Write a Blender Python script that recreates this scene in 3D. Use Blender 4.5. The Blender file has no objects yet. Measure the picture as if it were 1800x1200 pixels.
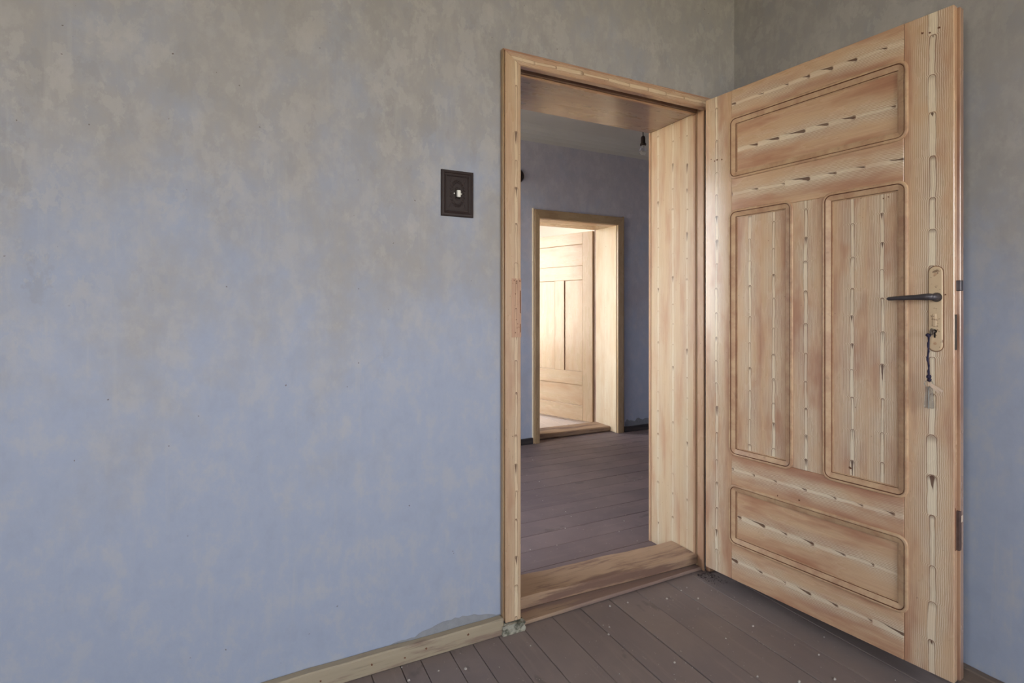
import bpy, bmesh, math, random
from mathutils import Vector, Matrix
random.seed(11)
scene = bpy.context.scene
COL = scene.collection
PI = math.pi

# ------------------------------------------------------------------ camera
HC, CD = 1.2, 1.7991
FPX, HORIZON = 930.8, 545.7
cam_d = bpy.data.cameras.new('camera'); cam = bpy.data.objects.new('camera', cam_d); COL.objects.link(cam)
cam.location = (0, -CD, HC); cam.rotation_euler = (PI/2, 0, -0.4597)
cam_d.sensor_fit = 'HORIZONTAL'; cam_d.sensor_width = 36.0; cam_d.lens = 36.0*FPX/1800
cam_d.shift_y = -(600-HORIZON)/1800; cam_d.clip_start = 0.05
scene.camera = cam

# ------------------------------------------------------------------ world, exposure
w = bpy.data.worlds.new('world'); scene.world = w; w.use_nodes = True
nt = w.node_tree; nt.nodes.clear()
wo = nt.nodes.new('ShaderNodeOutputWorld'); bg = nt.nodes.new('ShaderNodeBackground')
tc = nt.nodes.new('ShaderNodeTexCoord'); sx = nt.nodes.new('ShaderNodeSeparateXYZ'); rp = nt.nodes.new('ShaderNodeValToRGB')
nt.links.new(tc.outputs['Generated'], sx.inputs[0]); nt.links.new(sx.outputs['Z'], rp.inputs[0])
rp.color_ramp.elements[0].position = 0.0; rp.color_ramp.elements[0].color = (1.0, 0.97, 0.93, 1)
rp.color_ramp.elements[1].position = 0.6; rp.color_ramp.elements[1].color = (0.74, 0.86, 1.0, 1)
nt.links.new(rp.outputs[0], bg.inputs[0]); bg.inputs[1].default_value = 14.0
nt.links.new(bg.outputs[0], wo.inputs[0])
# sun from over the roof: it lights the ground outside but enters none of the windows
sl = bpy.data.lights.new('sun', 'SUN'); sl.energy = 36.0; sl.color = (1.0, 0.94, 0.86); sl.angle = 0.01
sun = bpy.data.objects.new('sun', sl); COL.objects.link(sun); sun.rotation_euler = Vector((-0.42, -0.42, -0.80)).to_track_quat('-Z', 'Y').to_euler()
vs = scene.view_settings
vs.view_transform = 'Standard'; vs.look = 'None'; vs.gamma = 1.0; vs.use_curve_mapping = False; vs.exposure = 0.08
scene.cycles.max_bounces = 10; scene.cycles.diffuse_bounces = 6; scene.cycles.glossy_bounces = 4
scene.cycles.caustics_reflective = False; scene.cycles.caustics_refractive = False

# window openings (used for the walls and for the light portals)
WIN_BACK = [(-1.40, -0.75, 0.85, 2.45), (0.45, 1.80, 0.85, 2.45)]      # x0,x1,z0,z1 in the wall behind the camera
WIN_LEFT = [(-3.3, -2.1, 0.85, 2.45)]                                                        # y0,y1,z0,z1; added unseen window to brighten the leaf and right wall
WIN_HALL = (0.60, 2.20, 0.70, 2.45)                                     # y0,y1,z0,z1 in the corridor's end wall
HALL_X = -0.6
WIN_FAR = (3.45, 5.3, 0.75, 2.55)                                          # y0,y1,z0,z1 in the far room's left wall
def portal(loc, rot, sxx, syy):
    l = bpy.data.lights.new('daylight_portal', 'AREA'); l.shape = 'RECTANGLE'; l.size = sxx; l.size_y = syy
    l.cycles.is_portal = True
    o = bpy.data.objects.new('daylight_portal', l); COL.objects.link(o); o.location = loc; o.rotation_euler = rot
for x0, x1, z0, z1 in WIN_BACK:
    portal(((x0+x1)/2, -4.19, (z0+z1)/2), (PI/2, 0, 0), x1-x0, z1-z0)
for y0, y1, z0, z1 in WIN_LEFT:
    portal((-2.79, (y0+y1)/2, (z0+z1)/2), (PI/2, 0, -PI/2), y1-y0, z1-z0)
portal((HALL_X-0.19, sum(WIN_HALL[:2])/2, sum(WIN_HALL[2:])/2), (PI/2, 0, -PI/2), WIN_HALL[1]-WIN_HALL[0], WIN_HALL[3]-WIN_HALL[2])
portal((1.01, sum(WIN_FAR[:2])/2, sum(WIN_FAR[2:])/2), (PI/2, 0, -PI/2), WIN_FAR[1]-WIN_FAR[0], WIN_FAR[3]-WIN_FAR[2])

# ------------------------------------------------------------------ helpers
def tag(o, label=None, cat=None, kind=None, group=None):
    if label: o['label'] = label
    if cat: o['category'] = cat
    if kind: o['kind'] = kind
    if group: o['group'] = group
    return o
def empty(name, loc=(0, 0, 0), rz=0.0):
    o = bpy.data.objects.new(name, None); COL.objects.link(o); o.location = loc; o.rotation_euler = (0, 0, rz)
    o.empty_display_size = 0.05
    return o
def link(name, me, mat=None, parent=None):
    o = bpy.data.objects.new(name, me); COL.objects.link(o)
    if mat is not None:
        for m in (mat if isinstance(mat, (list, tuple)) else [mat]): me.materials.append(m)
    if parent is not None: o.parent = parent
    return o
def finish(name, bm, mat, parent=None, smooth=False, recalc=True):
    if recalc: bmesh.ops.recalc_face_normals(bm, faces=bm.faces)
    me = bpy.data.meshes.new(name); bm.to_mesh(me); bm.free()
    if smooth:
        for p in me.polygons: p.use_smooth = True
    return link(name, me, mat, parent)
def add_box(bm, lo, hi, mi=0):
    vs_ = [bm.verts.new((x, y, z)) for x in (lo[0], hi[0]) for y in (lo[1], hi[1]) for z in (lo[2], hi[2])]
    fs = []
    for q in ((0, 1, 3, 2), (4, 6, 7, 5), (0, 4, 5, 1), (2, 3, 7, 6), (0, 2, 6, 4), (1, 5, 7, 3)):
        f = bm.faces.new([vs_[i] for i in q]); f.material_index = mi; fs.append(f)
    return vs_
def bevel_sharp(bm, wd, seg=1, ang=0.5):
    bm.normal_update()
    ed = [e for e in bm.edges if len(e.link_faces) == 2 and e.calc_face_angle(0) > ang]
    bmesh.ops.bevel(bm, geom=ed, offset=wd, segments=seg, affect='EDGES', clamp_overlap=True)
def box(name, lo, hi, mat, parent=None, bev=0.0, tweak=None, seg=1):
    bm = bmesh.new(); add_box(bm, lo, hi); bmesh.ops.recalc_face_normals(bm, faces=bm.faces)
    if tweak:
        for v in bm.verts: v.co = Vector(tweak(v.co))
    if bev: bevel_sharp(bm, bev, seg)
    return finish(name, bm, mat, parent)
def board(name, lo, hi, axis, mat, parent=None, streaks=None, bev=0.002, tweak=None, wax=None, flip=1, cuts=0):
    """A wooden board; UV u runs along the grain axis (metres, growing downwards or towards the tail of the figure),
    v is the distance across from the nearest line of figure."""
    size = [hi[i]-lo[i] for i in range(3)]
    if wax is None:
        oth = [i for i in range(3) if i != axis]; wax = max(oth, key=lambda i: size[i])
    tax = 3-axis-wax
    streaks = streaks if streaks else [(lo[wax]+hi[wax])/2]
    bm = bmesh.new(); add_box(bm, lo, hi); bmesh.ops.recalc_face_normals(bm, faces=bm.faces)
    for a, b in zip(streaks[:-1], streaks[1:]):
        co = [0, 0, 0]; co[wax] = (a+b)/2; no = [0, 0, 0]; no[wax] = 1
        bmesh.ops.bisect_plane(bm, geom=bm.verts[:]+bm.edges[:]+bm.faces[:], plane_co=co, plane_no=no)
    for k in range(cuts):
        co = [0, 0, 0]; co[axis] = lo[axis]+size[axis]*(k+1)/(cuts+1); no = [0, 0, 0]; no[axis] = 1
        bmesh.ops.bisect_plane(bm, geom=bm.verts[:]+bm.edges[:]+bm.faces[:], plane_co=co, plane_no=no)
    if tweak:
        for v in bm.verts: v.co = Vector(tweak(v.co))
    if bev: bevel_sharp(bm, bev)
    bmesh.ops.recalc_face_normals(bm, faces=bm.faces); bm.normal_update()
    uvl = bm.loops.layers.uv.new('UVMap')
    for f in bm.faces:
        n = f.normal; c = f.calc_center_median()
        st = min(streaks, key=lambda s: abs(s-c[wax]))
        edge = abs(n[wax]) > abs(n[tax])
        for l in f.loops:
            p = l.vert.co
            v = (p[tax]-lo[tax]+0.07) if edge else p[wax]-st
            l[uvl].uv = (-flip*p[axis]+5.0+st*3.7, v)
    return finish(name, bm, mat, parent, recalc=False)
def lathe(bm, prof, n=24, axis='Z', org=(0, 0, 0), mi=0, cap=True):
    rings = []
    for r, h in prof:
        ring = []
        for k in range(n):
            a = 2*PI*k/n; x, y = r*math.cos(a), r*math.sin(a)
            p = (x, y, h) if axis == 'Z' else ((x, h, y) if axis == 'Y' else (h, x, y))
            ring.append(bm.verts.new((p[0]+org[0], p[1]+org[1], p[2]+org[2])))
        rings.append(ring)
    for a, b in zip(rings[:-1], rings[1:]):
        for k in range(n):
            f = bm.faces.new((a[k], a[(k+1) % n], b[(k+1) % n], b[k])); f.material_index = mi
    if cap:
        for r in (rings[0], rings[-1]):
            f = bm.faces.new(r); f.material_index = mi
def tube(bm, pts, rad, n=10, closed=False):
    pts = [Vector(p) for p in pts]; rings = []; m = len(pts)
    rads = rad if isinstance(rad, (list, tuple)) else [rad]*m
    ref = Vector((0.3, 0.2, 0.93))
    for i, p in enumerate(pts):
        if closed: t = pts[(i+1) % m]-pts[i-1]
        else: t = pts[min(i+1, m-1)]-pts[max(i-1, 0)]
        t.normalize(); a = t.cross(ref)
        if a.length < 1e-3: a = t.cross(Vector((1, 0, 0)))
        a.normalize(); b = t.cross(a)
        rings.append([bm.verts.new(p+rads[i]*(math.cos(2*PI*k/n)*a+math.sin(2*PI*k/n)*b)) for k in range(n)])
    rng = range(m) if closed else range(m-1)
    for i in rng:
        A, B = rings[i], rings[(i+1) % m]
        for k in range(n): bm.faces.new((A[k], A[(k+1) % n], B[(k+1) % n], B[k]))
    if not closed: bm.faces.new(rings[0]); bm.faces.new(rings[-1])
def wall(name, lo, hi, ax, holes, mat, parent=None):
    """A solid wall slab lo..hi whose long axis is ax (0 or 1), with rectangular holes (a0,a1,z0,z1)."""
    th = 1-ax
    A = sorted({lo[ax], hi[ax]} | {h[0] for h in holes} | {h[1] for h in holes})
    Z = sorted({lo[2], hi[2]} | {h[2] for h in holes} | {h[3] for h in holes})
    Z = [z for z in Z if lo[2] <= z <= hi[2]]
    bm = bmesh.new(); cache = {}
    def V(a, t, z):
        k = (round(a, 5), round(t, 5), round(z, 5))
        if k not in cache:
            p = [0, 0, z]; p[ax] = a; p[th] = t; cache[k] = bm.verts.new(p)
        return cache[k]
    def solid(i, j):
        if i < 0 or j < 0 or i >= len(A)-1 or j >= len(Z)-1: return False
        a, z = (A[i]+A[i+1])/2, (Z[j]+Z[j+1])/2
        return not any(h[0] < a < h[1] and h[2] < z < h[3] for h in holes)
    t0, t1 = lo[th], hi[th]
    for i in range(len(A)-1):
        for j in range(len(Z)-1):
            if not solid(i, j): continue
            a0, a1, z0, z1 = A[i], A[i+1], Z[j], Z[j+1]
            for t in (t0, t1): bm.faces.new((V(a0, t, z0), V(a1, t, z0), V(a1, t, z1), V(a0, t, z1)))
            if not solid(i-1, j): bm.faces.new((V(a0, t0, z0), V(a0, t1, z0), V(a0, t1, z1), V(a0, t0, z1)))
            if not solid(i+1, j): bm.faces.new((V(a1, t0, z0), V(a1, t1, z0), V(a1, t1, z1), V(a1, t0, z1)))
            if not solid(i, j-1): bm.faces.new((V(a0, t0, z0), V(a1, t0, z0), V(a1, t1, z0), V(a0, t1, z0)))
            if not solid(i, j+1): bm.faces.new((V(a0, t0, z1), V(a1, t0, z1), V(a1, t1, z1), V(a0, t1, z1)))
    return finish(name, bm, mat, parent)

# ------------------------------------------------------------------ materials
class NB:
    def __init__(s, name):
        s.mat = bpy.data.materials.new(name); s.mat.use_nodes = True; s.t = s.mat.node_tree; s.t.nodes.clear()
        s.out = s.n('ShaderNodeOutputMaterial'); s.bsdf = s.n('ShaderNodeBsdfPrincipled')
        s.t.links.new(s.bsdf.outputs[0], s.out.inputs[0])
    def n(s, t): return s.t.nodes.new(t)
    def put(s, sock, v):
        if hasattr(v, 'is_linked') or isinstance(v, bpy.types.NodeSocket): s.t.links.new(v, sock)
        elif isinstance(v, (tuple, list)):
            sock.default_value = tuple(v)+((1.0,) if len(v) == 3 and sock.type == 'RGBA' else ())
        else: sock.default_value = v
    def m(s, op, a, b=0.0, c=0.0, clamp=False):
        n = s.n('ShaderNodeMath'); n.operation = op; n.use_clamp = clamp
        for i, v in enumerate((a, b, c)): s.put(n.inputs[i], v)
        return n.outputs[0]
    def sst(s, x, a, b, lo=0.0, hi=1.0):
        n = s.n('ShaderNodeMapRange'); n.interpolation_type = 'SMOOTHSTEP'
        s.put(n.inputs[0], x); s.put(n.inputs[1], a); s.put(n.inputs[2], b); s.put(n.inputs[3], lo); s.put(n.inputs[4], hi)
        return n.outputs[0]
    def mix(s, f, a, b):
        n = s.n('ShaderNodeMix'); n.data_type = 'RGBA'
        s.put(n.inputs[0], f); s.put(n.inputs[6], a); s.put(n.inputs[7], b); return n.outputs[2]
    def noise(s, vec, scale, detail=3.0, rough=0.55, dist=0.0):
        n = s.n('ShaderNodeTexNoise'); s.put(n.inputs['Vector'], vec)
        n.inputs['Scale'].default_value = scale; n.inputs['Detail'].default_value = detail
        n.inputs['Roughness'].default_value = rough; n.inputs['Distortion'].default_value = dist
        return n.outputs[0]
    def voro(s, vec, scale, feat='F1'):
        n = s.n('ShaderNodeTexVoronoi'); n.feature = feat; s.put(n.inputs['Vector'], vec); n.inputs['Scale'].default_value = scale
        return n
    def xyz(s, x, y, z):
        n = s.n('ShaderNodeCombineXYZ'); s.put(n.inputs[0], x); s.put(n.inputs[1], y); s.put(n.inputs[2], z); return n.outputs[0]
    def sep(s, v):
        n = s.n('ShaderNodeSeparateXYZ'); s.put(n.inputs[0], v); return n.outputs
    def obj(s): return s.n('ShaderNodeTexCoord').outputs['Object']
    def uv(s): return s.n('ShaderNodeTexCoord').outputs['UV']
    def rnd(s): return s.n('ShaderNodeObjectInfo').outputs['Random']
    def scale(s, v, k):
        n = s.n('ShaderNodeVectorMath'); n.operation = 'MULTIPLY'; s.put(n.inputs[0], v); n.inputs[1].default_value = k; return n.outputs[0]
    def bump(s, h, strength, dist=0.002):
        n = s.n('ShaderNodeBump'); n.inputs['Strength'].default_value = strength; n.inputs['Distance'].default_value = dist
        s.put(n.inputs['Height'], h); s.t.links.new(n.outputs[0], s.bsdf.inputs['Normal'])
    def done(s, col, rough=0.6, spec=0.4, metal=0.0):
        s.put(s.bsdf.inputs['Base Color'], col); s.put(s.bsdf.inputs['Roughness'], rough)
        s.bsdf.inputs['Specular IOR Level'].default_value = spec; s.bsdf.inputs['Metallic'].default_value = metal
        return s.mat
def srgb(r, g, b):
    f = lambda c: (c/255/12.92) if c/255 <= 0.04045 else ((c/255+0.055)/1.055)**2.4
    return (f(r), f(g), f(b))
def plain(name, c, rough=0.6, spec=0.4, metal=0.0, var=0.25, sc=20):
    b = NB(name); n = b.noise(b.obj(), sc, 4)
    dark = tuple(x*(1-var) for x in c); lite = tuple(min(1, x*(1+var)) for x in c)
    b.bump(n, 0.3, 0.001)
    return b.done(b.mix(n, dark, lite), rough, spec, metal)

def grain(name, base_a, base_b, pale, dark, P=0.105, w0=0.0055, comb=0.85, pitch=0.0048, spread=0.042, knots=0.5, band_k=0.75, rough=0.22, outline=0.8, soft=0.0007, drift=0.15, kp=2.0, kmin=0.006, coat=0.6):
    """Painted, combed pine figure: chains of long loops with a pale heart, dark caps and combed lines beside them."""
    b = NB(name); s = b.sep(b.uv()); rnd = b.rnd(); R = b.m('MULTIPLY', rnd, 37.0)
    u = b.m('ADD', s[0], R)
    n1 = b.noise(b.xyz(b.m('MULTIPLY', u, 5.0), R, 0.0), 1.0, 2)
    n2 = b.noise(b.xyz(b.m('MULTIPLY', u, 2.1), R, 7.0), 1.0, 1)
    nf = b.noise(b.xyz(b.m('MULTIPLY', u, 22.0), b.m('MULTIPLY', s[1], 50.0), R), 1.0, 3)
    v = b.m('ADD', s[1], b.m('MULTIPLY', b.m('SUBTRACT', n1, 0.5), 0.014))
    v = b.m('ADD', v, b.m('MULTIPLY', b.m('SUBTRACT', nf, 0.5), 0.0035))
    u2 = b.m('ADD', u, b.m('MULTIPLY', b.m('SUBTRACT', n2, 0.5), 0.20))
    sg = b.m('DIVIDE', u2, P); fl = b.m('FLOOR', sg); d = b.m('MULTIPLY', b.m('SUBTRACT', sg, fl), P)
    wn = b.n('ShaderNodeTexWhiteNoise'); wn.noise_dimensions = '2D'; b.put(wn.inputs['Vector'], b.xyz(fl, R, 0.0))
    rs = wn.outputs[0]; rc = b.sep(wn.outputs[1])
    wv = b.m('MULTIPLY', b.m('ADD', b.m('MULTIPLY', rs, 0.8), 0.6), w0)
    a = 0.009
    q = b.m('MAXIMUM', b.m('SUBTRACT', a, d), 0.0)
    av = b.m('ABSOLUTE', v)
    qb = b.m('MAXIMUM', b.m('SUBTRACT', b.m('MULTIPLY', wv, 1.12), d), 0.0)
    rb = b.m('SQRT', b.m('ADD', b.m('MULTIPLY', v, v), b.m('MULTIPLY', qb, qb)))
    r = b.m('SQRT', b.m('ADD', b.m('MULTIPLY', v, v), b.m('MULTIPLY', q, q)))
    brk0 = b.sst(n2, 0.35, 0.6)
    band = b.sst(rb, b.m('SUBTRACT', wv, soft), b.m('ADD', wv, soft), 1.0, 0.0)
    band = b.m('MULTIPLY', band, b.m('ADD', 0.55, b.m('MULTIPLY', brk0, 0.45)))
    dr = b.m('DIVIDE', b.m('SUBTRACT', rb, wv), 0.0011)
    outl = b.m('POWER', 2.718, b.m('MULTIPLY', b.m('MULTIPLY', dr, dr), -1.0))
    cap = b.sst(d, 0.012, 0.06, 1.0, 0.55)
    outl = b.m('MULTIPLY', outl, cap)
    tip = b.m('MULTIPLY', b.sst(d, b.m('MULTIPLY', wv, 0.3), b.m('MULTIPLY', wv, 2.2), 1.0, 0.0), b.sst(rb, b.m('MULTIPLY', wv, 1.35), b.m('MULTIPLY', wv, 0.75)))
    tip = b.m('MULTIPLY', tip, rc[2])
    ph = b.m('ADD', b.m('MULTIPLY', r, 2*PI/pitch), b.m('MULTIPLY', nf, 2.5))
    cb = b.m('POWER', b.m('MULTIPLY', b.m('ADD', b.m('SINE', ph), 1.0), 0.5), 1.4)
    sp = b.m('DIVIDE', av, spread)
    fade = b.m('POWER', 2.718, b.m('MULTIPLY', b.m('MULTIPLY', sp, sp), -1.0))
    brk = b.sst(b.noise(b.xyz(b.m('MULTIPLY', u, 7.0), b.m('MULTIPLY', s[1], 16.0), b.m('ADD', R, 3.0)), 1.0, 2), 0.32, 0.6)
    fade = b.m('MULTIPLY', fade, b.m('ADD', b.m('MULTIPLY', brk, 0.75), 0.25))
    cbf = b.m('MULTIPLY', b.m('MULTIPLY', cb, fade), comb)
    # dark knot under the cap
    e = b.m('SUBTRACT', d, b.m('MULTIPLY', wv, 0.12))
    Lk = b.m('ADD', b.m('MULTIPLY', b.m('POWER', rc[0], kp), 0.075), kmin)
    kt = b.m('SUBTRACT', 1.0, b.m('DIVIDE', e, Lk))
    kc = b.m('MAXIMUM', kt, 0.0)
    kw = b.m('MULTIPLY', b.m('MULTIPLY', wv, 0.72), b.m('MULTIPLY', b.m('POWER', kc, 1.3), b.m('SQRT', b.m('MINIMUM', b.m('MAXIMUM', b.m('DIVIDE', e, 0.007), 0.0), 1.0))))
    kw = b.m('ADD', kw, b.m('MULTIPLY', b.m('SUBTRACT', nf, 0.55), 0.004))
    kv = b.m('ABSOLUTE', b.m('SUBTRACT', v, b.m('MULTIPLY', b.m('MULTIPLY', wv, drift), b.m('SUBTRACT', 1.0, kc))))
    kn = b.m('MULTIPLY', b.sst(b.m('SUBTRACT', kw, kv), -0.0003, 0.0014), b.sst(kt, 0.0, 0.12))
    kn = b.m('MULTIPLY', kn, b.sst(e, 0.0005, 0.002))
    kn = b.m('MULTIPLY', kn, b.sst(rc[1], 1.0-knots-0.02, 1.0-knots+0.02))
    # ground coat
    big = b.noise(b.xyz(b.m('MULTIPLY', u, 3.0), b.m('MULTIPLY', s[1], 14.0), R), 1.0, 4)
    fib = b.noise(b.xyz(b.m('MULTIPLY', u, 9.0), b.m('MULTIPLY', s[1], 260.0), R), 1.0, 3)
    base = b.mix(b.sst(big, 0.38, 0.70), base_a, base_b)
    base = b.mix(b.m('MULTIPLY', fib, 0.35), base, dark)
    glow = b.m('MULTIPLY', fade, 0.30)
    col = b.mix(glow, base, pale)
    col = b.mix(cbf, col, pale)
    inv = b.m('MULTIPLY', b.m('MULTIPLY', b.m('SUBTRACT', 1.0, cb), fade), comb*0.5)
    col = b.mix(inv, col, dark)
    col = b.mix(b.m('MULTIPLY', band, band_k), col, pale)
    col = b.mix(b.m('MULTIPLY', outl, outline), col, dark)
    col = b.mix(b.m('MULTIPLY', tip, 0.75), col, dark)
    dk = tuple(x*0.62 for x in dark)
    col = b.mix(b.m('MULTIPLY', kn, 0.9), col, dk)
    fly = b.sst(b.noise(b.scale(b.obj(), (120, 120, 120)), 1.0, 2), 0.72, 0.77)
    col = b.mix(b.m('MULTIPLY', fly, 0.6), col, dk)
    b.bump(fib, 0.2, 0.0006)
    b.bsdf.inputs['Coat Weight'].default_value = coat; b.bsdf.inputs['Coat Roughness'].default_value = 0.16
    return b.done(col, b.m('ADD', rough, b.m('MULTIPLY', big, 0.12)), 0.5)

TAN_A, TAN_B = srgb(214, 180, 145), srgb(178, 128, 100)
PALE, DARK = srgb(232, 219, 194), srgb(112, 76, 58)
M = {}
M['door'] = grain('combed_door_paint', TAN_A, TAN_B, PALE, DARK)
M['door_wide'] = grain('combed_door_paint_wide', TAN_A, TAN_B, PALE, DARK, w0=0.0095, P=0.125, comb=0.85, pitch=0.0055, spread=0.045)
M['rail'] = grain('combed_rail_paint', TAN_A, TAN_B, PALE, DARK, w0=0.0085, P=0.10, comb=0.85, pitch=0.0050, spread=0.034, knots=0.95, outline=0.16, band_k=0.55, soft=0.003, drift=1.1, kp=1.0, kmin=0.022)
M['casing'] = grain('combed_casing_paint', srgb(202, 170, 138), srgb(182, 142, 114), srgb(224, 204, 172), DARK, w0=0.0055, P=0.125, comb=0.55, pitch=0.0042, spread=0.025, knots=0.6)
M['casing_head'] = grain('combed_head_paint', srgb(200, 162, 132), srgb(170, 124, 102), srgb(222, 202, 172), DARK, w0=0.006, P=0.11, comb=0.7, pitch=0.0042, spread=0.022, knots=0.4, outline=0.5)
M['lining'] = grain('combed_lining_paint', srgb(206, 180, 146), srgb(190, 152, 120), srgb(216, 203, 176), srgb(124, 88, 62), w0=0.006, P=0.115, comb=0.45, pitch=0.006, spread=0.03, knots=0.45, outline=0.22, band_k=0.5, rough=0.30, soft=0.002)
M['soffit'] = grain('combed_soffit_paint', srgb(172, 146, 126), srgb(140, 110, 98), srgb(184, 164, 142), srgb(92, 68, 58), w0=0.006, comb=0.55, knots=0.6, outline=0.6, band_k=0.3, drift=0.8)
M['red_patch_edge'] = grain('reddish_edge_paint', srgb(172, 138, 112), srgb(128, 92, 76), srgb(186, 156, 128), DARK, w0=0.0008, comb=0.2, knots=0.0, outline=0.1, band_k=0.2)
M['strike'] = grain('reddish_letin_paint', srgb(192, 152, 124), srgb(170, 122, 98), srgb(206, 172, 140), srgb(112, 74, 58), w0=0.004, comb=0.4, pitch=0.0042, spread=0.02, knots=0.7)
M['plain_edge'] = grain('bare_edge_paint', srgb(188, 152, 122), srgb(160, 116, 92), srgb(204, 172, 138), DARK, w0=0.0008, comb=0.2, knots=0.0, outline=0.1, band_k=0.2)
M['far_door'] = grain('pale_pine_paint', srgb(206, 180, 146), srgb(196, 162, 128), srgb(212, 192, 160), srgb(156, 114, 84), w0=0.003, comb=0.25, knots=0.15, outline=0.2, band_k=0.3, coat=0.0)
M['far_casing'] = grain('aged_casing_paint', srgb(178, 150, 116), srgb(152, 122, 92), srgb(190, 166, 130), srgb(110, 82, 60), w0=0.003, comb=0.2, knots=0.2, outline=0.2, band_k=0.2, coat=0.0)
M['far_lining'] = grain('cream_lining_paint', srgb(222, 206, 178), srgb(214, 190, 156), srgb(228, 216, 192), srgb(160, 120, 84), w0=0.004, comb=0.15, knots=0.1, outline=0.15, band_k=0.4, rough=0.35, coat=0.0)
def mould_paint():
    b = NB('moulding_paint'); p = b.obj()
    n = b.noise(p, 14, 5, 0.65); f = b.noise(b.scale(p, (160, 160, 160)), 1.0, 3)
    c = b.mix(b.sst(n, 0.3, 0.7), srgb(198, 168, 134), srgb(172, 134, 106))
    c = b.mix(b.m('MULTIPLY', b.sst(b.noise(p, 30, 4, 0.6), 0.58, 0.74), 0.42), c, srgb(122, 90, 70))
    b.bump(f, 0.2, 0.0006); return b.done(c, 0.36, 0.5)
M['mould'] = mould_paint()
M['groove'] = plain('groove_grime_gap_shade', srgb(110, 72, 52), 0.6, 0.3, var=0.3, sc=40)  # grime brown, also used to paint the shade in the hinge gap
M['iron'] = plain('dark_iron', srgb(86, 82, 86), 0.45, 0.5, 0.6, var=0.3, sc=60)
M['iron_dull'] = plain('rusty_lock_iron', srgb(88, 80, 72), 0.6, 0.4, 0.35, var=0.5, sc=45)
M['old_iron'] = plain('mortise_brown', srgb(84, 66, 60), 0.8, 0.3, 0.0, var=0.5, sc=50)  # dark brown for the old mortise in the door's edge
M['far_mould'] = plain('pale_moulding_paint', srgb(186, 156, 122), 0.5, 0.4, var=0.1)
M['black'] = plain('black_cavity', srgb(32, 26, 24), 0.8, 0.2, var=0.2)
M['bakelite'] = plain('brown_bakelite', srgb(48, 37, 36), 0.5, 0.25, var=0.18, sc=30)
M['white_plastic'] = plain('white_toggle', srgb(226, 224, 218), 0.35, 0.5, var=0.05)
M['cord'] = plain('navy_cord', srgb(44, 40, 62), 0.8, 0.3, var=0.4, sc=300)
M['steel'] = plain('key_steel', srgb(170, 168, 160), 0.3, 0.5, 0.9, var=0.15)
M['paper'] = plain('paper_strip', srgb(206, 184, 164), 0.8, 0.2, var=0.08)
M['white_ceiling'] = plain('ceiling_limewash', srgb(196, 192, 188), 0.9, 0.2, var=0.06, sc=3)
M['far_white'] = plain('far_room_limewash', srgb(244, 241, 237), 0.9, 0.2, var=0.04, sc=3)
M['ground'] = plain('outdoor_ground', srgb(158, 146, 118), 0.95, 0.1, var=0.2, sc=0.5)
M['win'] = plain('window_paint', srgb(214, 208, 196), 0.5, 0.4, var=0.08)

def esc_paint():
    b = NB('chipped_escutcheon_paint'); p = b.obj()
    n = b.noise(p, 60, 5, 0.6); c = b.mix(b.sst(n, 0.60, 0.66), srgb(204, 184, 152), srgb(112, 92, 72))
    c = b.mix(b.m('MULTIPLY', b.noise(p, 25, 3), 0.5), c, srgb(188, 150, 118)); b.bump(n, 0.4, 0.001)
    return b.done(c, 0.45, 0.5)
M['escutcheon'] = esc_paint()

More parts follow.
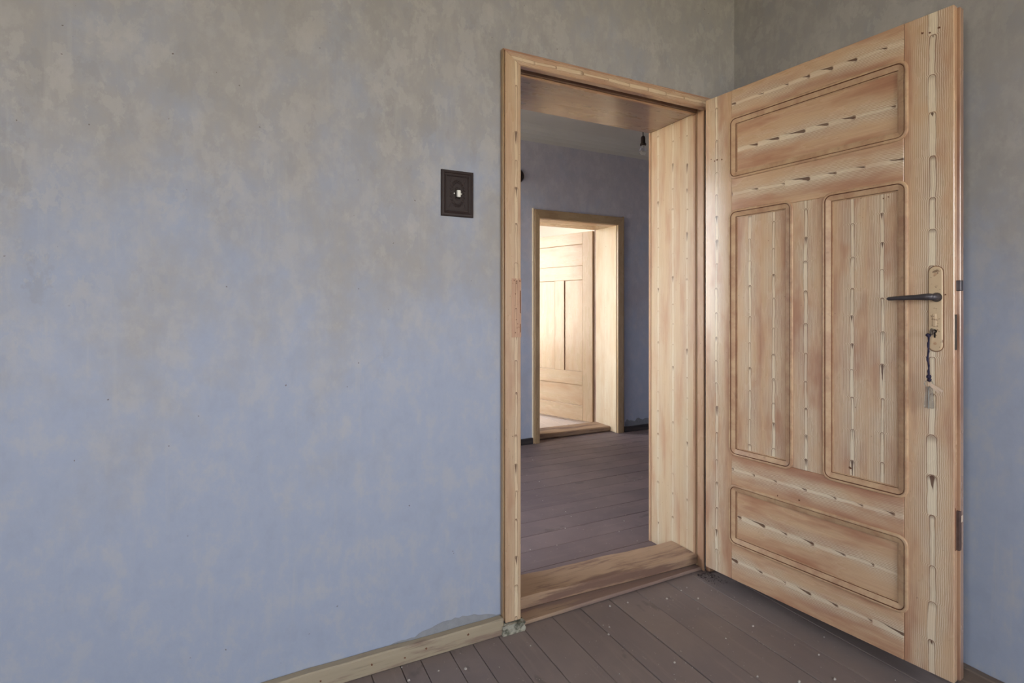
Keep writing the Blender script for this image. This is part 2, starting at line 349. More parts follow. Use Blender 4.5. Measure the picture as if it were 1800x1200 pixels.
def wall_paint(name, blue, grey, smear, zbias=0.22, z0=1.35, amt=1.0):
    b = NB(name); p = b.obj(); s = b.sep(p)
    warp = b.noise(p, 1.3, 4, 0.6, 0.2)
    n1 = b.noise(b.scale(p, (1.6, 1.6, 1.2)), 1.6, 9, 0.66, 0.15)
    greying = b.m('ADD', n1, b.m('MULTIPLY', b.m('SUBTRACT', s[2], z0), zbias))  # share of grey over blue rises with height
    greying = b.sst(greying, 0.34, 0.70)
    tone = b.noise(p, 0.9, 3)
    bl2 = tuple(x*0.93 for x in blue)
    c = b.mix(tone, bl2, blue)
    c = b.mix(b.m('MULTIPLY', greying, 0.95), c, grey)
    # fine mottling of the brushed-on limewash
    mt = b.noise(b.scale(p, (13, 13, 9)), 1.0, 7, 0.68, 0.1)
    c = b.mix(b.m('MULTIPLY', b.sst(mt, 0.48, 0.64), 0.34), c, smear)
    c = b.mix(b.m('MULTIPLY', b.sst(mt, 0.50, 0.34), 0.22), c, tuple(x*0.78 for x in blue))
    # flaked top coat with crisp edges, mostly where the wall has been rubbed
    n2 = b.noise(b.scale(p, (7.0, 7.0, 4.6)), 1.5, 9, 0.68, 0.15)
    zone = b.sst(b.m('ADD', warp, b.m('MULTIPLY', b.m('SUBTRACT', s[2], z0), 0.14)), 0.44, 0.66)
    fl = b.m('MULTIPLY', b.sst(n2, 0.53, 0.555), zone)
    c = b.mix(b.m('MULTIPLY', fl, 0.36*amt), c, smear)
    n5 = b.noise(b.scale(p, (4.4, 4.4, 2.6)), 1.5, 9, 0.68, 0.15)
    c = b.mix(b.m('MULTIPLY', b.m('MULTIPLY', b.sst(n5, 0.54, 0.58), zone), 0.24*amt), c, tuple(x*0.76 for x in grey))
    c = b.mix(b.m('MULTIPLY', b.sst(n5, 0.45, 0.36), 0.25*amt), c, smear)
    # vertical brush drags
    n3 = b.noise(b.scale(p, (26, 26, 1.8)), 1.0, 5, 0.65, 0.2)
    dr = b.m('MULTIPLY', b.sst(n3, 0.55, 0.70), b.sst(warp, 0.40, 0.62))
    c = b.mix(b.m('MULTIPLY', dr, 0.30*amt), c, smear)
    # pits and rust specks
    vd = b.n('ShaderNodeVectorMath'); vd.operation = 'ADD'; b.put(vd.inputs[0], p); b.put(vd.inputs[1], b.xyz(b.m('MULTIPLY', b.noise(p, 160, 2), 0.006), 0.0, b.m('MULTIPLY', b.noise(p, 210, 2), 0.006)))
    vo = b.voro(vd.outputs[0], 27.0); rad = b.sep(vo.outputs['Color'])
    lim = b.m('MULTIPLY', b.m('POWER', rad[1], 2.5), 0.062)
    lim = b.m('ADD', lim, b.m('MULTIPLY', b.m('SUBTRACT', b.noise(p, 130, 2), 0.5), 0.05))
    pit = b.sst(b.m('SUBTRACT', lim, vo.outputs['Distance']), 0.0, 0.012)
    pit = b.m('MULTIPLY', pit, b.sst(rad[0], 0.30, 0.32))
    pit = b.m('MULTIPLY', pit, b.sst(b.noise(p, 2.3, 3), 0.36, 0.5))
    c = b.mix(b.m('MULTIPLY', pit, 0.75), c, srgb(96, 84, 72))
    fine = b.noise(p, 55, 4, 0.6)
    b.bump(b.m('ADD', b.m('MULTIPLY', fine, 0.3), b.m('MULTIPLY', n2, 0.9)), 0.30, 0.0025)
    return b.done(c, 0.82, 0.25)
M['wall'] = wall_paint('blue_limewash', srgb(160, 168, 187), srgb(161, 158, 156), srgb(182, 179, 177))
M['wall_hall'] = wall_paint('hall_limewash', srgb(178, 185, 205), srgb(180, 175, 185), srgb(200, 196, 202), 0.16, 1.4, 0.7)

def floor_paint(name, a, c2, bare, along):
    b = NB(name); p = b.obj(); rnd = b.rnd(); R = b.m('MULTIPLY', rnd, 31.0)
    s = b.sep(p); q = b.xyz(b.m('ADD', s[0], R), s[1], R)
    st = (30, 2.0, 8) if along == 1 else (2.0, 30, 8)
    fib = b.noise(b.scale(q, st), 1.0, 5, 0.6)
    big = b.noise(q, 2.2, 5, 0.6, 0.3)
    c = b.mix(b.sst(big, 0.3, 0.7), a, c2)
    c = b.mix(b.m('MULTIPLY', b.sst(fib, 0.55, 0.75), 0.35), c, bare)
    c = b.mix(b.m('MULTIPLY', rnd, 0.28), c, tuple(x*0.72 for x in a))
    stn = b.sst(b.noise(b.scale(q, (9, 5, 5) if along == 1 else (5, 9, 5)), 1.0, 4), 0.63, 0.70)
    c = b.mix(b.m('MULTIPLY', stn, 0.5), c, tuple(x*0.45 for x in a))
    scr = b.sst(b.noise(b.scale(q, (60, 45, 10)), 1.0, 3, 0.7), 0.66, 0.74)
    c = b.mix(b.m('MULTIPLY', scr, 0.55), c, srgb(170, 158, 148))
    b.bump(fib, 0.3, 0.0012)
    return b.done(c, b.m('ADD', 0.5, b.m('MULTIPLY', big, 0.25)), 0.4)
M['floor'] = floor_paint('worn_floor_paint', srgb(136, 122, 117), srgb(122, 110, 108), srgb(154, 140, 131), 1)
M['floor_hall'] = floor_paint('worn_hall_floor_paint', srgb(122, 105, 104), srgb(107, 92, 93), srgb(140, 122, 116), 0)
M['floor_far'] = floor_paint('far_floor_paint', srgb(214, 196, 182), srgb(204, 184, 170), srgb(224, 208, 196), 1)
M['dust'] = plain('dark_dirt', srgb(58, 54, 56), 0.95, 0.1, var=0.4, sc=200)
M['subfloor'] = plain('dark_subfloor', srgb(38, 32, 30), 0.9, 0.1)

def bare_wood(name, a, b_, bare, ax, thr=(0.45, 0.6)):
    b = NB(name); p = b.obj()
    k = [30, 30, 30]; k[ax] = 2.0
    fib = b.noise(b.scale(p, tuple(k)), 1.0, 5, 0.6)
    k2 = [10, 10, 16]; k2[ax] = 1.6
    wearn = b.noise(b.scale(p, tuple(k2)), 1.0, 6, 0.65)
    c = b.mix(fib, a, b_); w2 = b.sst(wearn, *thr)
    c = b.mix(w2, c, bare)
    k3 = [150, 150, 150]; k3[ax] = 5.0
    ln = b.sst(b.noise(b.scale(p, tuple(k3)), 1.0, 3), 0.60, 0.68)
    c = b.mix(b.m('MULTIPLY', ln, 0.5), c, tuple(x*0.5 for x in a))
    b.bump(b.m('ADD', fib, b.m('MULTIPLY', w2, 0.5)), 0.4, 0.0018)
    return b.done(c, 0.65, 0.3)
M['baseboard'] = bare_wood('peeling_baseboard', srgb(176, 162, 140), srgb(150, 136, 114), srgb(136, 116, 102), 0, (0.56, 0.66))
M['baseboard_r'] = bare_wood('dull_baseboard', srgb(120, 104, 92), srgb(100, 86, 78), srgb(134, 118, 104), 1)
M['baseboard_h'] = bare_wood('dark_baseboard', srgb(62, 56, 58), srgb(52, 46, 48), srgb(74, 66, 64), 0)
M['threshold'] = bare_wood('worn_threshold', srgb(178, 150, 124), srgb(150, 122, 100), srgb(122, 96, 84), 0, (0.47, 0.60))
M['threshold_step'] = bare_wood('worn_step', srgb(146, 124, 114), srgb(132, 110, 102), srgb(160, 136, 116), 0, (0.52, 0.64))
def stone():
    b = NB('mossy_plinth'); p = b.obj(); n = b.noise(p, 40, 5, 0.6)
    c = b.mix(b.sst(n, 0.35, 0.6), srgb(84, 84, 72), srgb(164, 160, 146)); b.bump(n, 0.8, 0.004); return b.done(c, 0.9, 0.2)
M['stone'] = stone()
def patch_mat():
    b = NB('bare_plaster'); p = b.obj(); n = b.noise(p, 30, 6, 0.65)
    b.bump(n, 1.0, 0.004); return b.done(b.mix(n, srgb(124, 127, 134), srgb(160, 161, 165)), 0.95, 0.1)
M['plaster'] = patch_mat()
def glass(name, col, rough=0.03, alpha=1.0):
    b = NB(name); b.bsdf.inputs['Transmission Weight'].default_value = alpha; b.bsdf.inputs['IOR'].default_value = 1.45
    return b.done(col, rough, 0.5)
M['glass'] = glass('bulb_glass', (0.96, 0.97, 0.96))
M['tag'] = glass('clear_tag_plastic', (0.93, 0.90, 0.84), 0.12, 0.85)

# ------------------------------------------------------------------ structure
AR_OUT = 1.920; T1 = 0.3576; XB = 2.0766; D2 = 2.4066; T2 = 0.335
H1, H2, H3 = 2.95, 2.85, 2.85
def S(o, label, cat): return tag(o, label, cat, 'structure')
S(box('ground', (-40, -40, -0.9), (40, 40, -0.8), M['ground']), 'dry open ground outside the house windows', 'ground')
wf = S(wall('wall_front', (-2.8, 0, -0.06), (4.8, T1, 3.0), 0, [(0.880, 1.895, -0.06, 2.155)], M['wall']),
  'worn blue-grey limewashed wall pierced by the near doorway', 'wall')
S(wall('wall_right', (XB, -4.2, -0.06), (XB+0.25, 0, 3.0), 1, [], M['wall']), 'blue-grey wall behind the open panelled door', 'wall')
S(wall('wall_left', (-2.8, -4.2, -0.06), (-2.6, 0, 3.0), 1, WIN_LEFT, M['wall']), 'plain limewashed side wall of the near room', 'wall')
S(wall('wall_back', (-2.6, -4.2, -0.06), (XB, -4.0, 3.0), 0, WIN_BACK, M['wall']), 'limewashed wall with two casement windows lighting the near room', 'wall')
S(box('ceiling', (-2.8, -4.2, H1), (XB+0.25, T1, H1+0.1), M['white_ceiling']), 'flat limewashed ceiling over the near room', 'ceiling')
wm = S(wall('wall_middle', (HALL_X-0.2, D2, -0.06), (5.4, D2+T2, 3.0), 0, [(2.325, 3.245, -0.06, 2.065)], M['wall_hall']),
  'dim purple-grey corridor wall around the far doorway', 'wall')
S(wall('wall_corridor_left', (HALL_X-0.2, T1, -0.06), (HALL_X, D2, 3.0), 1, [WIN_HALL], M['wall_hall']), 'end wall of the corridor with its window', 'wall')
S(wall('wall_corridor_right', (4.6, T1, -0.06), (4.8, D2, 3.0), 1, [], M['wall_hall']), 'blind end wall of the corridor', 'wall')
S(box('ceiling_corridor', (HALL_X-0.2, T1, H2), (4.8, D2, H2+0.1), M['white_ceiling']), 'pale grey ceiling of the corridor', 'ceiling')
def cove():
    bm = bmesh.new(); prof = [(D2-0.16, H2+0.001)]
    for k in range(7):
        a = k/6*PI/2; prof.append((D2-0.13+0.13*math.sin(a), H2-0.125+0.125*math.cos(a)))
    prof.append((D2+0.002, H2-0.125)); prof.append((D2+0.002, H2+0.001))
    r0 = [bm.verts.new((HALL_X, y, z)) for y, z in prof]; r1 = [bm.verts.new((4.6, y, z)) for y, z in prof]
    n = len(prof)
    for k in range(n): bm.faces.new((r0[k], r0[(k+1) % n], r1[(k+1) % n], r1[k]))
    bm.faces.new(r0); bm.faces.new(r1)
    return finish('trim_5', bm, M['white_ceiling'])
S(cove(), 'pale coved plaster strip where the corridor wall meets the ceiling', 'cove')
S(wall('wall_far_left', (1.0, D2+T2, -0.06), (1.2, 6.7, 3.0), 1, [WIN_FAR], M['far_white']), 'white wall with a window in the far room', 'wall')
S(wall('wall_far_right', (4.4, D2+T2, -0.06), (4.6, 6.7, 3.0), 1, [], M['far_white']), 'white blind wall of the far room', 'wall')
S(wall('wall_far_back', (1.2, 6.5, -0.06), (4.4, 6.7, 3.0), 0, [], M['far_white']), 'white end wall of the far room', 'wall')
S(box('ceiling_far_room', (1.0, D2+T2, H3), (5.4, 6.7, H3+0.1), M['far_white']), 'bright white ceiling seen over the far door', 'ceiling')
for i, (wn_, ax) in enumerate(((WIN_BACK[0], 0), (WIN_BACK[1], 0), (WIN_HALL, 1), (WIN_FAR, 1), (WIN_LEFT[0], 1))):
    a0, a1, z0, z1 = wn_; pos = (-4.13, -4.13, HALL_X-0.13, 1.07, -2.73)[i]
    e = S(empty('window_%d' % (i+1)), ('white casement window behind the near room, left of its pier', 'white casement window behind the near room, beside the right wall', 'white casement window at the corridor end', 'white casement window lighting the far room', 'added unseen white casement window in the side wall of the near room')[i], 'window')
    def bar(nm, p0, p1, q0, q1, par=e):
        lo = [pos-0.03, 0, q0]; hi = [pos+0.03, 0, q1]
        if ax == 0: lo = [p0, pos-0.03, q0]; hi = [p1, pos+0.03, q1]
        else: lo = [pos-0.03, p0, q0]; hi = [pos+0.03, p1, q1]
        return box(nm, lo, hi, M['win'], par)
    bar('window_frame', a0, a0+0.05, z0, z1); bar('window_frame', a1-0.05, a1, z0, z1)
    bar('window_frame', a0+0.05, a1-0.05, z0, z0+0.05); bar('window_frame', a0+0.05, a1-0.05, z1-0.05, z1)
    mid = (a0+a1)/2; bar('mullion', mid-0.03, mid+0.03, z0+0.05, z1-0.05)

# floors, plank by plank
def planks(parent, edges, other0, other1, ax, mat):
    """edges across the planks; ax is the direction the planks run in"""
    for a, c in zip(edges[:-1], edges[1:]):
        g0, g1 = random.uniform(0.0006, 0.0016), random.uniform(0.0006, 0.0016)
        dz = random.uniform(-0.0016, 0.0)
        lo = [a+g0, other0, -0.028]; hi = [c-g1, other1, dz]
        if ax == 0: lo = [other0, a+g0, -0.028]; hi = [other1, c-g1, dz]
        o = box('plank', lo, hi, mat, parent, bev=0.0016)
fl1 = S(box('floor', (-2.8, -4.2, -0.12), (XB+0.25, 0.02, -0.03), M['subfloor']), 'worn brown-grey plank floor of the near room', 'floor')
ed = [-2.6]
while ed[-1] < 0.30: ed.append(ed[-1]+random.uniform(0.115, 0.15))
ed = ed[:-1]+[0.36, 0.457, 0.527, 0.632, 0.720, 0.822, 0.927, 1.062, 1.195, 1.340, 1.482, 1.655, 1.80, 1.94, XB]
planks(fl1, ed, -4.0, 0.012, 1, M['floor'])
fl2 = S(box('floor_corridor', (HALL_X-0.2, 0.02, -0.12), (4.8, D2+0.20, -0.03), M['subfloor']), 'dark brown plank floor running along the corridor', 'floor')
planks(fl2, [0.022, 0.19, 0.36, 0.53, 0.69, 0.85, 1.01, 1.17, 1.325, 1.48, 1.625, 1.765, 1.90, 2.03, 2.155, 2.28, D2], HALL_X, 4.6, 0, M['floor_hall'])
planks(fl2, [D2, D2+0.10, D2+0.20], 2.35, 3.222, 0, M['floor_hall'])
fl3 = S(box('floor_far_room', (1.0, D2+0.20, -0.12), (5.4, 6.7, -0.03), M['subfloor']), 'sunlit pinkish plank floor of the far room', 'floor')
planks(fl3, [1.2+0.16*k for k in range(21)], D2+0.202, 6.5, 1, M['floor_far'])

# ------------------------------------------------------------------ baseboards
def wob(ax, amp=0.002, f=9.0):
    ph = random.random()*6
    return lambda c: (c[0], c[1], c[2]+(amp*math.sin(c[ax]*f+ph)+amp*0.6*math.sin(c[ax]*f*2.7+ph*2) if c[2] > 0.02 else 0))
def baseboard(name, lo, hi, ax, mat, label, cuts=40):
    o = board(name, lo, hi, ax, mat, None, bev=0.004, tweak=wob(ax), cuts=cuts)
    return S(o, label, 'baseboard')
bf = baseboard('baseboard_front', (-2.6, -0.032, 0.0), (0.842, 0.0, 0.062), 0, M['baseboard'], 'peeling cream and brown wooden skirting strip below the big blue wall')
def disc(name, loc, r, h, mat, parent, axis='Y', n=10):
    bm = bmesh.new(); lathe(bm, [(r, -h), (r*0.8, h)], n, axis, loc)
    if name == 'nail':
        bm.verts.ensure_lookup_table(); ks = [random.uniform(0.45, 1.15) for _ in range(n)]
        for i, v in enumerate(bm.verts):
            c = Vector(loc); q = v.co-c; v.co = c+Vector((q.x*ks[i % n], q.y, q.z*ks[i % n]))
    return finish(name, bm, mat, parent)
for x_, z_ in ((0.20, 0.03), (0.36, 0.036), (0.47, 0.026), (0.545, 0.036), (0.70, 0.042)):
    disc('nail', (x_, -0.032, z_), 0.0042, 0.0012, M['groove'], bf)
baseboard('baseboard_right', (XB-0.03, -4.0, 0.0), (XB, 0.0, 0.062), 1, M['baseboard_r'], 'dull brown skirting strip under the wall behind the open door')
baseboard('baseboard_corridor_left', (HALL_X, D2-0.022, 0.0), (2.285, D2, 0.055), 0, M['baseboard_h'], 'dark skirting strip of the corridor wall, switch side of the far doorway', 20)
baseboard('baseboard_corridor_right', (3.312, D2-0.022, 0.0), (4.6, D2, 0.055), 0, M['baseboard_h'], 'dark skirting strip of the corridor wall, hinge side of the far doorway', 12)
baseboard('baseboard_front_right', (AR_OUT, -0.022, 0.0), (XB-0.03, 0.0, 0.055), 0, M['baseboard_h'], 'short dark skirting strip in the corner behind the open door', 4)
# bare plaster where the limewash has fallen off above the skirting strip
def patch(name, pts, y, parent):
    bm = bmesh.new()
    a = [bm.verts.new((x, y-0.0009, z)) for x, z in pts]; b_ = [bm.verts.new((x, y+0.004, z)) for x, z in pts]
    n = len(pts); bm.faces.new(a)
    for k in range(n): bm.faces.new((a[k], a[(k+1) % n], b_[(k+1) % n], b_[k]))
    return finish(name, bm, M['plaster'], parent)
top = []
for k in range(30):
    t = k/29; x_ = 0.41+0.43*t
    env = (0.026*math.sin(PI*min(1, max(0, (t-0.25)/0.70)))**0.7 if t > 0.25 else 0.0)+0.006*math.sin(PI*t)
    top.append((x_, 0.062+env+random.uniform(-0.003, 0.003)))
patch('plaster_patch', [(0.41, 0.05)]+top+[(0.84, 0.05)], 0.0, wf)
top = [(3.33+0.6*k/24, 0.075+0.03*random.random()+0.03*abs(math.sin(k*0.7))) for k in range(25)]
patch('plaster_patch', [(3.33, 0.045)]+top+[(3.93, 0.045)], D2, wm)

# ------------------------------------------------------------------ near door casing
AL0, AL1 = 0.842, 0.914; AR0, AR1 = 1.866, 1.906; AZ0, AZ1 = 2.121, 2.177
LX = 1.8704; SOF = 2.1247
c1 = S(empty('trim_1', (0, 0, 0)), 'combed pine door casing with deep lining around the near doorway', 'door frame')
def left_m(c): return (c[0], c[1], (AZ1 if c[0] < (AL0+AL1)/2 else AZ0) if c[2] > 1 else c[2])
board('architrave', (AL0+0.0075, -0.030, 0.040), (AL1, 0.0, AZ1), 2, M['casing'], c1, [0.893], 0.003,
      lambda c: (c[0], c[1], (AZ1-0.011 if c[0] < 0.88 else AZ0) if c[2] > 1 else c[2]))
board('bead', (AL0, -0.022, 0.045), (AL0+0.0070, 0.0, AZ1), 2, M['far_casing'], c1, [AL0-0.03], 0.003,
      lambda c: (c[0], c[1], (AZ1 if c[0] < AL0+0.005 else AZ1-0.011) if c[2] > 1 else c[2]))
board('architrave', (AL0+0.0075, -0.030, AZ0), (AR1, 0.0, AZ1-0.011), 0, M['casing_head'], c1, [2.143], 0.003,
      lambda c: (c[0]+((AL1-AL0-0.014) if (c[0] < 1 and c[2] < 2.14) else 0), c[1], c[2]), flip=1)
board('bead', (AL0, -0.022, AZ1-0.0105), (AR1, 0.0, AZ1), 0, M['casing_head'], c1, [AZ1+0.03], 0.003,
      lambda c: (c[0]+(0.0135 if (c[0] < 1 and c[2] < AZ1-0.005) else 0), c[1], c[2]))
board('architrave', (1.889, -0.026, 0.0), (AR1+0.012, 0.0, AZ0-0.001), 2, M['plain_edge'], c1, None, 0.003)
board('hinge_gap_shade', (1.8805, 0.024, 0.0), (1.8950, 0.0335, AZ0), 2, M['groove'], c1, None, 0)  # dark backing board, paints the shade deep in the hinge gap
# lining boards of the reveal
board('lining', (LX, 0.034, 0.0), (1.895, T1+0.004, SOF), 2, M['lining'], c1, [0.095, 0.19, 0.295], 0.002, wax=1)
board('lining', (0.880, 0.034, 0.0), (0.897, T1+0.004, SOF), 2, M['lining'], c1, [0.10, 0.19, 0.295], 0.002, wax=1)
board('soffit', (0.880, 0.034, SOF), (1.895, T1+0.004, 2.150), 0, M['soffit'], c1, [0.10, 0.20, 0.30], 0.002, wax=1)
board('stop_bead', (0.897, 0.036, SOF-0.010), (LX, 0.052, SOF-0.0005), 0, M['plain_edge'], c1, None, 0.003)
board('stop_bead', (LX-0.008, 0.036, 0.062), (LX-0.0005, 0.052, SOF-0.011), 2, M['plain_edge'], c1, None, 0.003)
# rebate frame behind the architraves
board('jamb_edge', (LX+0.0015, -0.006, 0.0), (1.8800, 0.0335, 2.142), 2, M['casing'], c1, [2.0], 0.002, wax=1)
board('rebate', (0.880, 0.0005, 0.0), (0.8885, 0.0335, 2.15), 2, M['plain_edge'], c1, None, 0)
board('rebate', (0.901, 0.0005, 2.142), (1.880, 0.0335, 2.155), 0, M['soffit'], c1, None, 0)
# old lining end strip on the corridor side
board('back_bead', (LX-0.003, T1-0.010, 0.0), (LX-0.0003, T1+0.006, SOF), 2, M['plain_edge'], c1, None, 0.001, wax=1)
# threshold beam and the low board under it
def thr_t(c): return (c[0], c[1]-(c[0]-0.925)/0.945*0.034, c[2]+(0.0016*math.sin(c[0]*14)+0.0012*math.sin(c[0]*31) if c[2] > 0.03 else 0.003*(c[0]-0.9)-0.001*math.sin(c[0]*9)))
board('threshold', (0.898, 0.058, 0.0165), (LX-0.001, 0.232, 0.0645), 0, M['threshold'], c1, None, 0.007, thr_t, wax=1, cuts=24)
board('threshold_step', (0.898, -0.014, 0.0005), (LX-0.0005, 0.20, 0.0155), 0, M['threshold_step'], c1, None, 0.004,
      lambda c: (c[0], c[1]+((c[0]-0.925)/0.945*0.018 if c[1] < 0.1 else 0), c[2]+(0.0008*math.sin(c[0]*11) if c[2] > 0.01 else 0)), wax=1, cuts=20)
bm = bmesh.new(); add_box(bm, (AL0-0.008, -0.040, 0.0), (AL1+0.012, -0.016, 0.037)); bmesh.ops.recalc_face_normals(bm, faces=bm.faces)
bmesh.ops.subdivide_edges(bm, edges=bm.edges, cuts=4, use_grid_fill=True)
for v in bm.verts:
    if v.co.z > 0.002: v.co += Vector((random.uniform(-1, 1), random.uniform(-1, 1), random.uniform(-1, 0.4)))*0.0028
finish('plinth', bm, M['stone'], c1)
# strike patch on the lock-side architrave: reddish let-in piece with a dark slot
M['red_patch'] = bare_wood('reddish_letin_wood', srgb(170, 130, 106), srgb(150, 108, 88), srgb(190, 156, 126), 2, (0.5, 0.6))
sp = board('strike_piece', (0.874, -0.0309, 1.100), (AL1+0.0004, -0.0296, 1.320), 2, M['strike'], c1, [0.893], 0.0003, wax=0)
box('slot', (0.9085, -0.0314, 1.19), (0.9120, -0.0306, 1.275), M['groove'], sp)
box('slot', (0.9085, -0.0314, 1.118), (0.9115, -0.0306, 1.150), M['groove'], sp)
for x_, z_ in ((0.884, 1.313), (0.893, 1.309), (0.908, 1.311), (0.893, 1.302), (0.893, 1.166), (0.899, 1.150), (0.904, 1.138), (0.896, 1.135), (0.890, 1.262), (0.889, 1.118)):
    disc('nail', (x_, -0.0312, z_), random.uniform(0.0016, 0.0032), 0.0006, M['groove'], sp)

# ------------------------------------------------------------------ far door casing
c2 = S(empty('trim_2', (0, 0, 0)), 'aged brown door casing around the far doorway across the corridor', 'door frame')
FX0, FX1, FL0, FL1, FZ0, FZ1 = 2.283, 3.310, 2.350, 3.222, 2.037, 2.126
board('architrave', (FX0+0.016, D2-0.028, 0.0), (FL0, D2, FZ1), 2, M['far_casing'], c2, None, 0.003,
      lambda c: (c[0], c[1], (FZ1-0.012 if c[0] < 2.32 else FZ0) if c[2] > 1 else c[2]))
board('architrave', (FL1+0.006, D2-0.028, 0.0), (FX1-0.016, D2, FZ1), 2, M['far_casing'], c2, None, 0.003,
      lambda c: (c[0], c[1], (FZ1-0.012 if c[0] > 3.26 else FZ0) if c[2] > 1 else c[2]))
board('architrave', (FX0+0.016, D2-0.028, FZ0), (FX1-0.016, D2, FZ1-0.012), 0, M['far_casing'], c2, None, 0.003,
      lambda c: (c[0] if c[2] > 2.07 else (FL0 if c[0] < 2.8 else FL1+0.006), c[1], c[2]))
board('bead', (FX0, D2-0.018, 0.0), (FX0+0.0155, D2, FZ1-0.001), 2, M['far_lining'], c2, None, 0.003)
board('bead', (FX1-0.0155, D2-0.018, 0.0), (FX1, D2, FZ1-0.001), 2, M['far_casing'], c2, None, 0.003)
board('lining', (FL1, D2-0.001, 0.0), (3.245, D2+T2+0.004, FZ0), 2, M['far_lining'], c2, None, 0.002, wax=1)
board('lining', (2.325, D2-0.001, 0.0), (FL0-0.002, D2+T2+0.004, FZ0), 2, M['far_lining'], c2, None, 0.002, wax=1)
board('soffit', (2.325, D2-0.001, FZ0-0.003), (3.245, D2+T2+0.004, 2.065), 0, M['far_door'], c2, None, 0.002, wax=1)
board('architrave', (FL1+0.004, D2+T2+0.0045, 0.0), (3.30, D2+T2+0.036, 2.10), 2, M['soffit'], c2, None, 0.002)  # darker paint stands in for the shade in the far hinge gap
board('threshold', (FL0, D2+0.085, 0.0005), (FL1-0.001, D2+T2-0.005, 0.050), 0, M['threshold'], c2, None, 0.009, wax=1)

# ------------------------------------------------------------------ panelled door leaf
def ring(name, x0, x1, z0, z1, prof, mats, parent, sg, rad=0.020, n=6):
    """Moulding frame around a panel: closed rounded loops at (outward offset, height above the face)."""
    bm = bmesh.new(); loops = []
    for off, h in prof:
        lp = []; r = max(0.0015, rad+off) if off > -0.004 else 0.0015
        cs = ((x1+off-r, z1+off-r, 0), (x0-off+r, z1+off-r, 1), (x0-off+r, z0-off+r, 2), (x1+off-r, z0-off+r, 3))
        for cx, cz, qd in cs:
            for k in range(n+1):
                a = PI/2*(qd+k/n); lp.append(bm.verts.new((cx+r*math.cos(a), -sg*h, cz+r*math.sin(a))))
        loops.append(lp)
    m = len(loops[0])
    for i in range(len(loops)-1):
        for k in range(m):
            f = bm.faces.new((loops[i][k], loops[i][(k+1) % m], loops[i+1][(k+1) % m], loops[i+1][k])); f.material_index = mats[i]; f.smooth = False
    bm.normal_update()
    bmesh.ops.recalc_face_normals(bm, faces=bm.faces)
    me = bpy.data.meshes.new(name); bm.to_mesh(me); bm.free()
    # outward = towards the viewer's side
    o = link(name, me, [M['mould'] if parent.name.startswith('door_1') else M['far_mould'], M['groove']], parent)
    return o
PROF = [(0.0130, -0.002), (0.0125, 0.0010), (0.0105, 0.0042), (0.0060, 0.0052), (0.0030, 0.0044), (0.0022, 0.0012), (0.0004, 0.0012), (-0.0004, 0.0034), (-0.0150, -0.0015), (-0.0172, -0.0030), (-0.0180, -0.0075), (-0.0215, -0.0078), (-0.022, -0.011)]
PM = [0, 0, 0, 0, 1, 1, 0, 0, 0, 1, 0, 0]
PROF_FAR = [(0.0012, -0.002), (0.0010, 0.0008), (-0.0030, -0.0010), (-0.0036, -0.0075), (-0.0050, -0.0110)]
LW, TH = 0.883, 0.050
def leaf(root, sg, zb, zt, mats, near):
    """Local frame: x from the hinge edge to the lock edge, visible face at y=0, body towards y=sg*TH."""
    k = (zt-zb)/(2.128-0.069); Z = lambda z: zb+(z-0.069)*k
    def B(nm, x0, x1, z0, z1, y0, y1, axis, mt, st, bev=0.0018, wax=None):
        ya, yb = sorted((sg*y0, sg*y1))
        return board(nm, (x0, ya, z0), (x1, yb, z1), axis, mt, root, st, bev, wax=wax)
    z1a, z1b, z2a, z2b, z4a, z4b = Z(1.764), Z(2.002), Z(0.602), Z(1.611), Z(0.228), Z(0.459)
    B('stile', 0.0, 0.1285, zb, zt, 0, TH, 2, mats['stile'], [0.056], wax=0)
    lk = B('stile', 0.7525, LW, zb, zt, 0, 0.024, 2, mats['wide'], [0.828], wax=0)
    B('edge_lip', 0.7535, LW+0.008, zb+0.003, zt-0.003, 0.0243, TH, 2, mats['edge'], [0.80], wax=0)
    g = 0.0004
    for z0, z1, sz in ((z1b, zt, Z(2.068)), (z2b, z1a, Z(1.690)), (z4b, z2a, Z(0.532)), (zb, z4a, Z(0.150))):
        board('rail', (0.1285+g, min(0, sg*TH), z0), (0.7525-g, max(0, sg*TH), z1), 0, mats['rail'], root, [sz], 0.0015, wax=2)
    B('mullion', 0.378, 0.510, z2a+g, z2b-g, 0, TH, 2, mats['stile'], [0.438], wax=0)
    pl = []
    def P(x0, x1, z0, z1, ax, st):
        ya, yb = sorted((sg*0.0095, sg*(TH-0.0095)))
        p = board('panel', (x0+0.002, ya, z0+0.002), (x1-0.002, yb, z1-0.002), ax, mats['rail'] if ax == 0 else mats['stile'], root, st, 0.0008, wax=2 if ax == 0 else 0)
        pf, pm, rd = (PROF, PM, 0.020) if near else (PROF_FAR, [0, 0, 1, 0], 0.003)
        ring('moulding', x0, x1, z0, z1, pf, pm, root, sg, rd)
        bk = ring('moulding', x0, x1, z0, z1, pf, pm, root, -sg, rd); bk.location = (0, sg*TH, 0)
        return p
    P(0.1285, 0.7525, z1a, z1b, 0, [Z(1.872)])
    P(0.1285, 0.378, z2a, z2b, 2, [0.206, 0.308])
    P(0.510, 0.7525, z2a, z2b, 2, [0.594, 0.687])
    P(0.1285, 0.7525, z4a, z4b, 0, [Z(0.335)])
HX, HY, ANG = 1.8070, -0.0790, 0.1200
LROT = math.atan2(-math.cos(ANG), math.sin(ANG))
d1 = S(empty('door_1', (HX, HY, 0), LROT), 'tall open panelled door with combed pine paintwork, long lock plate and lever handle', 'door')
leaf(d1, 1, 0.069, 2.128, dict(stile=M['door'], wide=M['door_wide'], rail=M['rail'], edge=M['red_patch_edge']), True)
